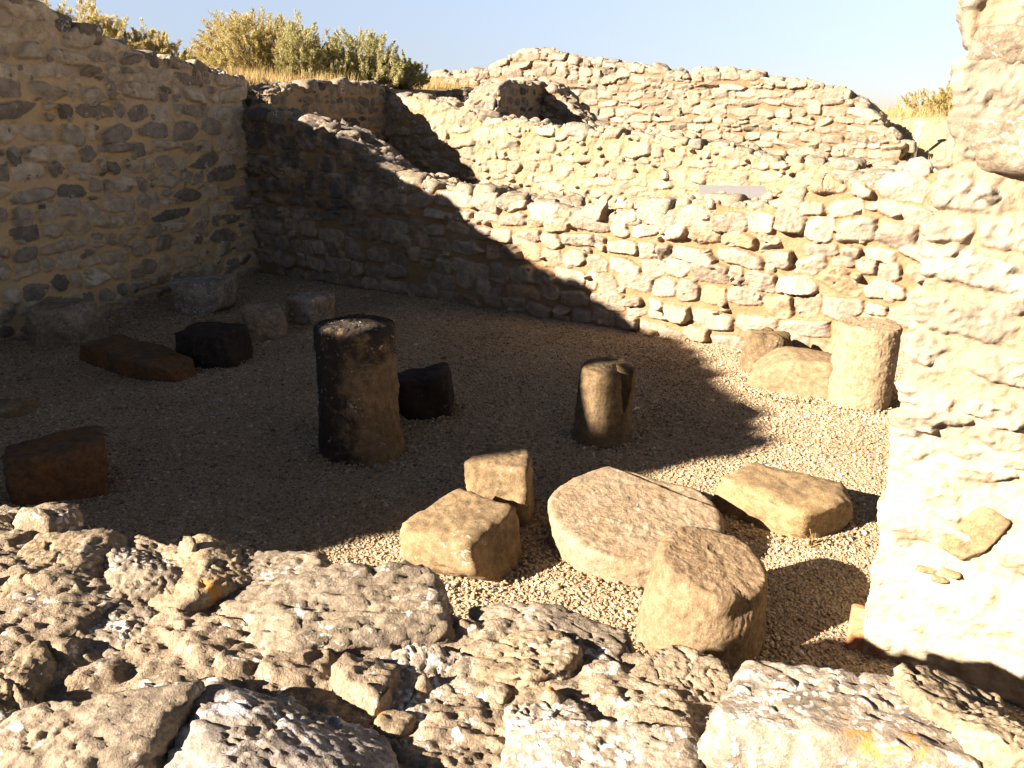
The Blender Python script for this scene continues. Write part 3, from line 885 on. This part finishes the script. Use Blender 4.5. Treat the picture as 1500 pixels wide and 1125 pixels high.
wall('rubble_wall', 'long sunlit rubble wall second from the gravel room, falling to the right', B0, B0 + A_ * 9.4,
     [(0, 2.42), (.5, 2.5), (1.3, 2.36), (2.05, 2.2), (3.1, 2.05), (4.1, 1.95), (4.9, 1.91), (5.65, 1.82), (6.4, 1.76), (7.1, 1.63), (7.6, 1.58), (9.4, 1.6)],
     .6, 'eroded_wall', .2, .012, (150, 50, 10), .27, .17, 47, (.008, .06), .85, .045, .08, 70, ('coping', 'coping', 'coping_grey'), (.16, .4), loose=.6)
D0 = np.array((-.33, 13.75)); D1 = D0 + D_ * 2.2
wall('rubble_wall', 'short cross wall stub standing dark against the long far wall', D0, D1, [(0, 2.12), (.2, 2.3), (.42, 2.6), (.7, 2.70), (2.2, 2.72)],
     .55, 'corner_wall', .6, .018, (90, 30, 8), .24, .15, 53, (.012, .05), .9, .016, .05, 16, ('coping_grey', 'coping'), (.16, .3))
wall('rubble_wall', 'broken wall fragment behind the stub, stepping down at its right end', D1 - A_ * 2.7, D1 + A_ * 1.75,
     [(0, 2.5), (.5, 2.62), (1.6, 2.6), (2.5, 2.72), (2.95, 2.66), (3.15, 2.5), (3.45, 2.28), (3.7, 2.0), (4.0, 1.85), (4.45, 1.7)],
     .5, 'far_wall', .3, .015, (110, 34, 8), .26, .16, 59, (.015, .07), .97, .02, .07, 26, ('coping', 'coping_grey'), (.16, .34), gap=.4)
wall('rubble_wall', 'highest far wall of pale coursed rubble against the sky', (-3.2, 21.5), (7.45, 15.685),
     [(0, 2.85), (.9, 2.92), (1.5, 3.06), (2.7, 3.1), (3.3, 3.28), (3.7, 3.46), (4.2, 3.56), (4.8, 3.42), (5.4, 3.3), (6.2, 3.2), (7.1, 3.1), (7.8, 2.94), (8.3, 3.02), (9.0, 2.98), (9.6, 2.84),
      (10.4, 2.74), (11.0, 2.57), (11.4, 2.38), (11.65, 2.12), (11.9, 1.9), (12.15, 1.6)],
     .7, 'far_wall', .4, .015, (210, 40, 10), .34, .18, 61, (.025, .08), 1.0, .02, .06, 80, ('coping',), (.22, .44), loose=.45, gap=.1, square=.8)
pier = wall('rubble_wall', 'bright pale rubble pier filling the right edge, blown out by the sun', (1.545, 2.915), (1.545 + .83 * 2.2, 2.915 - .56 * 2.2),
     [(0, 3.3), (.3, 3.4), (2.2, 3.5)], .7, 'pier', 0, .007, (420, 40, 20), .40, .17, 75, (.012, .042), .95, .03, .03, 0, loose=.4, bulge=.045, craggy=2.2, chink=1.2, plaster=(.35, 1.6), batter=-.006, gap=.5)
M['pier_stone'] = rock_mat('pale_pier_stone', (.23, .19, .14), (.2, .165, .12), pale=(.42, .39, .34), pale_amt=.45, dark_amt=.35, rust_amt=.1, scale=.7)
# ------------------------------------------------------------------ the near wall the photographer looks over
def fgz(z): return EYE - (EYE - z) * FGK
fgw = wall('rubble_wall', 'near lichen-crusted wall top along the bottom of the view', FG0 - FGD * 3.0, FG0 + FGD * 5.4,
           [(0, .35), (2.3, .5), (2.78, .8), (2.96, fgz(1.49)), (3.4, fgz(1.487)), (4.2, fgz(1.455)), (8.4, fgz(1.445))],
           1.12, 'left_wall', 0, .0068, (50, 230, 40), .2, .14, 83, (.006, .035), .5, .045, .03, 0, side=-1, gritty=True)
fgw.data.materials[0] = M['rough_mortar']

def top_rock(x0, y0, x1, y1, z=1.5, h=.14, yaw=0, tilt=(0, 0), seed=1, mat='fore', sub=6, long=1.0, name='top_stone', **k):
    """a stone of the wall top whose upper side fills about this patch of the photograph"""
    z, h = fgz(z), h * FGK
    c = at((x0 + x1) / 2, (y0 + y1) / 2, z)
    dp = depth(c)
    wx = (x1 - x0) * dp / FPX
    el = math.atan2(EYE - z, c.y)
    wy = (y1 - y0) * dp / FPX / math.sin(el) * .92
    return rock(name, (c.x, c.y + h * .12, z - h * .90), (wx * long, wy * .86, h), yaw, tilt, seed, sub, mat, fgw, k.pop('sharp', 38), k.pop('facets', 12), k.pop('jitter', .30),
                k.pop('rough', (.05, .0035, .0030)), ledge=k.pop('ledge', .016), cracks=k.pop('cracks', .008), chip=k.pop('chip', .010), grit=.0034, **k)

top_rock(-25, 765, 150, 925, 1.50, .2, .1, (.0, .05), 1, 'fore_warm')
top_rock(140, 765, 262, 905, 1.50, .13, .55, (.0, -.12), 2, 'fore', cut=[(.5, .4, .8, .75)])
top_rock(215, 775, 365, 905, 1.49, .14, .5, (.0, -.1), 3, 'fore_warm')
top_rock(285, 803, 500, 920, 1.47, .16, -.15, (.05, .0), 4, 'fore')
top_rock(72, 878, 288, 985, 1.49, .09, -.15, (.05, .04), 5, 'fore_pale', sharp=16, facets=5)
top_rock(330, 845, 655, 985, 1.48, .19, .2, (.0, .0), 6, 'fore', ridges=.02)
top_rock(215, 922, 470, 1040, 1.47, .11, .12, (.05, .0), 7, 'fore_pale', sharp=14)
top_rock(-70, 950, 62, 1085, 1.50, .2, .2, (0, 0), 8, 'fore_warm')
top_rock(-60, 1030, 235, 1190, 1.53, .2, .1, (0, .0), 9, 'fore')
top_rock(190, 1018, 545, 1220, 1.52, .24, -.1, (0, .06), 10, 'fore_blue')
top_rock(470, 1040, 590, 1150, 1.44, .14, .3, (0, .1), 11, 'fore_ochre')
top_rock(530, 968, 690, 1075, 1.46, .11, -.4, (.0, .05), 12, 'fore_pale')
top_rock(690, 930, 860, 1015, 1.47, .13, -.1, (.0, .0), 13, 'fore_warm')
top_rock(735, 1028, 870, 1105, 1.48, .12, .2, (.0, .0), 14, 'fore_pale')
top_rock(690, 898, 930, 975, 1.46, .13, -.35, (.0, .08), 15, 'fore')
top_rock(925, 962, 1085, 1060, 1.47, .14, -.1, (.0, .0), 16, 'rough_mortar')
top_rock(1040, 972, 1425, 1190, 1.55, .27, -.15, (.0, .05), 17, 'fore_pale', facets=6)
top_rock(1345, 1020, 1520, 1160, 1.56, .25, -.35, (.0, .1), 18, 'fore_warm')
top_rock(740, 1075, 1090, 1200, 1.50, .17, -.12, (.0, .1), 19, 'fore_pale')
top_rock(1420, 1050, 1580, 1170, 1.59, .2, .1, (.0, .0), 20, 'fore_warm')
top_rock(850, 1010, 960, 1080, 1.45, .12, .3, (.0, .0), 21, 'fore')
top_rock(450, 880, 560, 960, 1.44, .12, .3, (.0, .0), 22, 'fore')
rs = np.random.RandomState(17)
for k in range(44):                                     # small stones caught in the mortar
    p = at(rs.uniform(0, 1480), rs.uniform(900, 1110), fgz(1.45))
    s_ = rs.uniform(.025, .08)
    if (np.array(p[:2]) - FG0) @ FGN > -.10: continue
    rock('mortar_pebble', (p.x, p.y, fgz(1.45) - .03 + rs.uniform(0, .03)), (s_, s_ * rs.uniform(.6, 1), s_ * .7), rs.uniform(0, 3), (0, 0), 300 + k, 4,
         ('fore', 'fore_pale', 'fore_warm')[k % 3], fgw, 8, 7, .2, (.15, .006, .002))

# ------------------------------------------------------------------ columns and loose stones in the room
def loose(label, cat, o, group=None):
    return tag(o, label, cat, group)

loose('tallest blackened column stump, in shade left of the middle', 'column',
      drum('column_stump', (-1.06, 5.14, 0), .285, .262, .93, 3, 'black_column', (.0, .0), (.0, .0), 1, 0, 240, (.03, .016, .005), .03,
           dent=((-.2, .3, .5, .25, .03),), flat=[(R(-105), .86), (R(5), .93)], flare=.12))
loose('brown column stump with a notch split down from its rim', 'column',
      drum('column_stump', (.66, 5.37, 0), .213, .20, .56, 5, 'brown_column', (.07, .03), (.0, .0), 1, 0, 300, (.012, .01, .004), .02,
           groove=(R(-56), .06, .30, .0)))
loose('leaning tapered column drum nearest the lichen-crusted wall top', 'column',
      drum('column_drum', (.86, 3.05, -.03), .29, .24, .425, 7, 'sandstone', (.09, .02), (-.12, .17), 1, 0, 300, (.010, .009, .003), .026, wob=.015,
           dent=((-1.1, .36, .3, .07, .03), (-.6, .22, .3, .1, .015))))
loose('straight tan column stump at the foot of the sunlit back wall', 'column',
      drum('column_stump', (2.86, 6.1, -.02), .235, .225, .70, 9, 'pale_sandstone', (.02, 0), (.0, .0), 1, 0, 240, (.008, .010, .005), .02))
loose('small rounded brown stone against the sunlit back wall', 'stone',
      drum('rounded_stone', (2.36, 7.0, 0), .225, .21, .36, 11, 'brown_column', (0, 0), (0, 0), 1, 0, 160, (.03, .012, .004), .11))
loose('long tan block lying beside the straight column stump', 'stone block',
      rock('stone_block', (2.46, 6.46, -.02), (.74, .42, .34), R(-30), (0, 0), 13, 5, 'sandstone', None, 40, 4, .1, (.08, .009, .004), chip=.05, cracks=.006, cut=[(-.8, -.2, .6, .8)]))

# millstone: a thick worn disc, one side broken lower, leaning a little towards the camera
ms = drum('millstone', (.68, 3.87, .05), .465, .475, .17, 15, 'millstone', (0, 0), (.02, .0), .98, 0, 320, (.014, .007, .003), .04, wob=.015,
          flat=[(R(62), .93)], step=(R(52), .30, .03))
ms.rotation_euler = (R(7), R(2), 0)
loose('large round millstone lying flat on the sunlit gravel', 'millstone', ms)
loose('upright square block beside the shadow edge, behind the ochre block', 'stone block',
      rock('stone_block', (-.05, 4.24, -.02), (.37, .34, .39), R(-14), (0, 0), 17, 5, 'ochre_block', None, 40, 3, .06, (.05, .009, .004), chip=.05, cracks=.006))
loose('ochre block with a hollow underside left of the millstone', 'stone block',
      rock('stone_block', (-.23, 3.66, -.02), (.48, .50, .30), R(-32), (0, R(3)), 19, 5, 'ochre_block', None, 40, 4, .1, (.08, .009, .004), chip=.05, cracks=.006, cut=[(.3, -.9, -.6, .9)]))
loose('flat golden slab-like stone between the millstone and the pale pier', 'stone block',
      rock('stone_block', (1.67, 4.18, -.03), (.64, .58, .27), R(-48), (R(0), R(6)), 21, 5, 'gold_block', None, 40, 5, .16, (.08, .009, .004), chip=.05, cracks=.006, cut=[(-.5, .8, .5, .8)]))
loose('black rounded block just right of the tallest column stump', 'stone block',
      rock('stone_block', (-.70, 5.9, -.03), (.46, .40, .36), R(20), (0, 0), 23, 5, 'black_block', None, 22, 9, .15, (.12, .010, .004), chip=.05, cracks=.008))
loose('orange-brown block alone in the dark at the far left', 'stone block',
      rock('stone_block', (-2.86, 4.5, -.02), (.52, .38, .36), R(22), (0, 0), 25, 5, 'orange_block', None, 40, 4, .1, (.06, .009, .004), chip=.05, cracks=.006))
loose('long low dark slab with an orange end, lying in the shade', 'stone slab',
      rock('stone_slab', (-3.52, 7.0, -.02), (1.3, .40, .22), R(-35), (0, 0), 27, 5, 'orange_block', None, 40, 3, .08, (.05, .009, .004), chip=.05, cracks=.006))
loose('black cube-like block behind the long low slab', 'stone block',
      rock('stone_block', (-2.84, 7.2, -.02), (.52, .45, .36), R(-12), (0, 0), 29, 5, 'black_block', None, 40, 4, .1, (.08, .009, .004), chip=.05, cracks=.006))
loose('pale crusted block at the foot of the shaded left wall', 'stone block',
      rock('stone_block', (-3.72, 9.3, -.02), (.66, .5, .42), R(-8), (0, 0), 31, 5, 'pale_block', None, 40, 6, .14, (.1, .009, .004), chip=.05, cracks=.006))
loose('large grey boulder against the left wall beside the long slab', 'boulder',
      rock('boulder', (-4.68, 7.93, -.03), (.62, .52, .43), R(-10), (0, 0), 33, 5, 'grey_block', None, 22, 9, .15, (.12, .010, .004), chip=.05, cracks=.008))
loose('brown rounded boulder with a pale chipped face', 'boulder',
      rock('boulder', (-2.64, 8.12, -.02), (.44, .42, .36), R(25), (0, 0), 35, 5, 'grey_block', None, 22, 9, .16, (.12, .010, .004), chip=.05, cracks=.008))
loose('grey boulder with white crust next to the chipped boulder', 'boulder',
      rock('boulder', (-2.32, 8.72, -.02), (.40, .38, .34), R(-20), (0, 0), 37, 5, 'pale_block', None, 22, 9, .16, (.12, .010, .004), chip=.05, cracks=.008))
loose('flat stone cut off by the left edge of the view', 'stone slab',
      rock('stone_slab', (-4.02, 5.85, -.01), (.34, .26, .1), R(5), (0, 0), 39, 4, 'ochre_block', None, 40, 5, .12, (.1, .009, .004), chip=.05, cracks=.006))
loose('white cobble at the foot of the back wall by the shadow edge', 'cobble',
      rock('cobble', (1.66, 8.22, 0), (.13, .1, .1), 0, (0, 0), 41, 4, 'pale_block', None, 6, 5, .15, (.1, .005, .002)))
loose('yellow-brown cobble beside the white one', 'cobble',
      rock('cobble', (1.5, 8.12, 0), (.13, .09, .07), .4, (0, 0), 43, 4, 'ochre_block', None, 6, 5, .15, (.1, .005, .002)))
for k, (px, py, s_, lab) in enumerate(((172, 600, .1, 'pale flat chip on the dark gravel, in front of the long slab'), (320, 592, .09, 'pale chip on the dark gravel, in front of the black block'),
                                       (555, 690, .08, 'small flat chip by the foot of the tallest column stump'), (235, 556, .08, 'tiny white chip at the end of the long slab'))):
    p = at(px, py, 0)
    loose(lab, 'stone chip', rock('stone_chip', (p.x, p.y, 0), (s_, s_ * .7, .04), k, (0, 0), 45 + k, 3, 'pale_block', None, 8, 6, .2, (.1, .004, 0)))
til = rock('roof_tile', (1.63, 2.93, -.02), (.24, .05, .22), R(-25), (R(-14), 0), 51, 5, 'tile', None, 24, 2, .05, (.03, .003, .001))
loose('broken terracotta tile leaning at the foot of the pale pier', 'tile', til)

# stones of the pier that stand out
def pier_rock(name, u, z, dims, seed, mat='coping', out=.0, **k):
    dx, dy = .83, -.56
    l = math.hypot(dx, dy); dx /= l; dy /= l
    x, y = 1.58 + dx * u + dy * out, 2.89 + dy * u - dx * out
    return rock(name, (x, y, z), dims, math.atan2(dy, dx), (0, 0), seed, 5, mat, pier, 10, 6, .14, k.pop('rough', (.1, .016, .004)), **k)
for k, (u, z, sx, sz) in enumerate(((.16, 2.93, .34, .09), (.62, 2.9, .3, .12), (.10, 2.66, .30, .13), (.52, 2.62, .34, .12), (.16, 2.44, .36, .12), (.6, 2.36, .3, .14), (.2, 2.1, .4, .17), (.62, 1.95, .4, .2))):
    pier_rock('pier_stone', u, z, (sx, .2, sz), 400 + k, 'pier_stone', -.055)

rock('inset_stone', (1.583 + .83 * .33, 2.945 - .56 * .33, .60), (.14, .14, .25), R(-34), (0, R(28)), 431, 5, 'ochre_block', pier, 40, 4, .1, (.06, .005, .003))
for k_, (u_, z_, l_) in enumerate(((.20, .50, .10), (.27, .515, .07), (.24, .475, .06))):
    rock('brick_chip', (1.588 + .83 * u_, 2.95 - .56 * u_, z_), (l_, .14, .018), R(-34), (0, R(4)), 440 + k_, 4, 'ochre_block', pier, 20, 4, .1, (.1, .004, .002))

# ------------------------------------------------------------------ shrubs and dry grass beyond the walls
def leaves(pos, dirs, ln, wd, rs):
    """thin three-cornered leaves at these places"""
    n_ = len(pos)
    side = np.cross(dirs, rs.randn(n_, 3))
    side /= np.linalg.norm(side, axis=1)[:, None] + 1e-9
    v = np.stack([pos - side * wd[:, None], pos + side * wd[:, None], pos + dirs * ln[:, None]], 1).reshape(-1, 3)
    f = np.arange(n_ * 3).reshape(-1, 3)
    return v, f

def shrub(label, loc, rx, ry, h, seed, mat, plumes=240, per=120, spread=.7, name='shrub', ln=(.025, .055), plume=.23, group=None):
    rs = np.random.RandomState(seed)
    V, F, A, SV, SF = [], [], [], [], []
    off = 0
    so_ = 0
    for k in range(int(plumes * 1.7)):
        a, rr_ = rs.uniform(0, 6.283), math.sqrt(rs.rand())
        lump = 1 + .28 * math.sin(3 * a + seed) + .18 * math.sin(5 * a + 2 * seed)
        lift = math.sqrt(max(0, 1 - rr_ ** 2 * .92)) * rs.uniform(.05, 1.0) ** .75
        base = np.array([rx * rr_ * math.cos(a) * lump * .85, ry * rr_ * math.sin(a) * lump * .85, h * .88 * lift * (.85 + .15 * lump)])
        dr = np.array([math.cos(a) * rr_ * spread, math.sin(a) * rr_ * spread, .8]) + rs.normal(0, .3, 3)
        dr /= np.linalg.norm(dr)
        L = plume * h * rs.uniform(.5, 1.15)
        t = rs.rand(per) ** .8
        curve = rs.normal(0, .18, 3)
        pos = base + dr * (t * L)[:, None] + curve * ((t ** 2) * L)[:, None] + rs.normal(0, .018, (per, 3)) * (1.4 - t)[:, None] * h
        dd = dr + rs.normal(0, .55, (per, 3))
        dd /= np.linalg.norm(dd, axis=1)[:, None]
        v, f = leaves(pos, dd, rs.uniform(ln[0], ln[1], per), rs.uniform(.004, .008, per), rs)
        V.append(v); F.append(f + off); off += len(v)
        A.append(np.repeat(np.clip(rs.normal(rs.rand(), .16, per), 0, 1), 3))
        if k % 4 == 0:                                   # the woody stem that carries it
            p_ = [np.array([base[0] * .15, base[1] * .15, 0]), base * (.55, .55, .5), base, base + dr * L * .7]
            for i_, q in enumerate(p_):
                r_ = .014 * (1 - i_ / 4.5)
                for e in range(4):
                    SV.append(q + np.array([math.cos(e * 1.57), math.sin(e * 1.57), 0]) * r_)
            for i_ in range(3):
                for e in range(4):
                    b_ = so_ + i_ * 4
                    SF.append((b_ + e, b_ + (e + 1) % 4, b_ + 4 + (e + 1) % 4, b_ + 4 + e))
            so_ += 16
    root = bpy.data.objects.new(name, None)
    COL.objects.link(root)
    root.location = loc
    tag(root, label, 'shrub', group)
    make('foliage', np.concatenate(V), np.concatenate(F), M[mat], root, False, {'rnd': np.concatenate(A)})
    make('stems', np.array(SV), np.array(SF), M['twig'], root)
    return root

def hz(x, y): return float(ground_z(np.array([x]), np.array([y]))[0])
SH = 'shrubs on the rise beyond the walls'
for (x, y, rx, ry, h, sd, mt, pl, lab) in (
        (-6.15, 16.6, .9, .9, .5, 1, 'leaf_gold', 240, 'low brownish shrub left of the tallest golden shrub'),
        (-4.85, 16.2, 1.35, .9, 1.28, 2, 'leaf_gold', 420, 'tallest golden-green shrub with feathery tips above the cross wall'),
        (-3.95, 15.9, .6, .5, 1.2, 6, 'leaf_olive', 130, 'slim olive shrub rising at the right shoulder of the tallest golden shrub'),
        (-2.95, 16.2, .95, .7, 1.05, 3, 'leaf_olive', 280, 'rounded olive-grey shrub nearest the far wall'),
        (-2.2, 16.9, .55, .5, .72, 4, 'leaf_olive', 120, 'small olive shrub sinking behind the cross wall corner'),
        (-5.3, 12.1, .85, .7, .72, 9, 'leaf_gold', 190, 'low straw-coloured shrub just showing over the middle of the shaded wall top'),
        (-6.25, 12.0, 1.3, .9, 1.1, 5, 'leaf_gold', 300, 'golden shrub peering over the top of the tall shaded wall'),
        (-6.75, 10.9, .9, .8, 1.15, 8, 'leaf_gold', 220, 'golden shrub at the very top left, highest behind the shaded wall'),
        (10.15, 19.2, 1.0, 1.0, .72, 7, 'leaf_gold', 260, 'yellow-green shrub in the gap between the far wall and the pier')):
    shrub(lab, (x, y, hz(x, y) - .05), rx, ry, h, sd, mt, pl, group=SH)

rs = np.random.RandomState(5)
def grass(n_, region):
    x, y = region(n_)
    z = ground_z(x, y)
    clump = fbm(np.stack([x, y, z], -1), 1.1, 3, .6, 2)
    k = clump > -.12
    x, y, z, clump = x[k], y[k], z[k], clump[k]
    n_ = len(x)
    dd = np.stack([rs.normal(.15, .3, n_), rs.normal(0, .3, n_), np.ones(n_)], -1)
    dd /= np.linalg.norm(dd, axis=1)[:, None]
    return (*leaves(np.stack([x, y, z - .03], -1), dd, rs.uniform(.12, .34, n_) * (1 + .8 * clump), rs.uniform(.004, .007, n_), rs), np.repeat(rs.rand(n_), 3))
def left_rise(n_):
    u, q = rs.uniform(-3.6, 9, n_), -rs.uniform(.75, 6, n_)
    return COR[0] + D_[0] * u + .914 * q, COR[1] + D_[1] * u - .405 * q
def right_rise(n_):
    return rs.uniform(7.4, 12, n_), rs.uniform(15.2, 23, n_)
g1, g2 = grass(42000, left_rise), grass(4000, right_rise)
tag(make('dry_grass', np.concatenate([g1[0], g2[0]]), np.concatenate([g1[1], g2[1] + len(g1[0])]), M['straw'], None, False, {'rnd': np.concatenate([g1[2], g2[2]])}),
    'dry straw-coloured grass on the rise beyond the walls', 'grass', kind='stuff')

# dry weed by the golden stone, dead twigs on the cross wall top
def sprig(label, loc, h, nst, seed, lean=(0, 0)):
    rs = np.random.RandomState(seed)
    SV, SF = [], []
    for k in range(nst):
        a = rs.uniform(0, 6.28)
        dr = np.array([math.cos(a) * .5 + lean[0], math.sin(a) * .5 + lean[1], rs.uniform(.4, 1)])
        L = h * rs.uniform(.5, 1.1)
        b_ = len(SV)
        for i_ in range(5):
            t = i_ / 4
            q = dr * L * t + np.array([0, 0, -.35 * L * t * t]) + rs.normal(0, .006, 3)
            for e in range(3):
                SV.append(q + np.array([math.cos(e * 2.09), math.sin(e * 2.09), .3]) * .0028 * (1.2 - t))
        for i_ in range(4):
            for e in range(3):
                SF.append((b_ + i_ * 3 + e, b_ + i_ * 3 + (e + 1) % 3, b_ + i_ * 3 + 3 + (e + 1) % 3, b_ + i_ * 3 + 3 + e))
    o = make('dry_weed', np.array(SV), np.array(SF), M['straw'], None, True, {'rnd': rs.rand(len(SV))}, loc)
    return tag(o, label, 'weed')
sprig('wispy dry weed at the foot of the flat golden stone', (1.66, 3.80, .01), .2, 16, 3)
sprig('dead tangled twigs on the wall top below the shrubs', (-3.62, 12.4, 2.66), .4, 34, 4)

# ------------------------------------------------------------------ small made things
def box(bm, size, loc, rot=None, bev=.004):
    r = bmesh.ops.create_cube(bm, size=1)
    m = Matrix.Translation(loc) @ (rot or Matrix()) @ Matrix.Diagonal((*size, 1))
    bmesh.ops.transform(bm, matrix=m, verts=r['verts'])
    if bev:
        es = list({e for v in r['verts'] for e in v.link_edges})
        bmesh.ops.bevel(bm, geom=es, offset=bev, segments=2, affect='EDGES')
def link(name, bm, mat, parent=None, loc=None):
    me = bpy.data.meshes.new(name)
    bm.to_mesh(me); bm.free()
    me.materials.append(M[mat])
    o = bpy.data.objects.new(name, me)
    COL.objects.link(o)
    if loc is not None: o.location = loc
    if parent: o.parent = parent
    return o
root = bpy.data.objects.new('marker_post', None); COL.objects.link(root); root.location = (7.84, 15.9, hz(7.84, 15.9))
tag(root, 'small white marker post beside the end of the far wall', 'post')
bm = bmesh.new(); box(bm, (.05, .05, .70), (0, 0, .32)); link('post', bm, 'white_paint', root)
bm = bmesh.new(); box(bm, (.15, .10, .05), (0, 0, .69)); link('cap', bm, 'white_paint', root)
gz = hz(2.6, 9.45)
root = bpy.data.objects.new('information_panel', None); COL.objects.link(root); root.location = (2.6, 9.45, gz)
root.rotation_euler = (0, 0, R(-8))
tag(root, 'pale grey panel showing its top edge behind the low back wall', 'panel')
bm = bmesh.new(); box(bm, (.78, .5, .03), (0, 0, 1.36 - gz), Matrix.Rotation(R(16), 4, 'X')); link('board', bm, 'panel', root)
for sx in (-.28, .28):
    bm = bmesh.new(); box(bm, (.05, .05, 1.36 - gz), (sx, .02, (1.34 - gz) / 2)); link('leg', bm, 'panel', root)
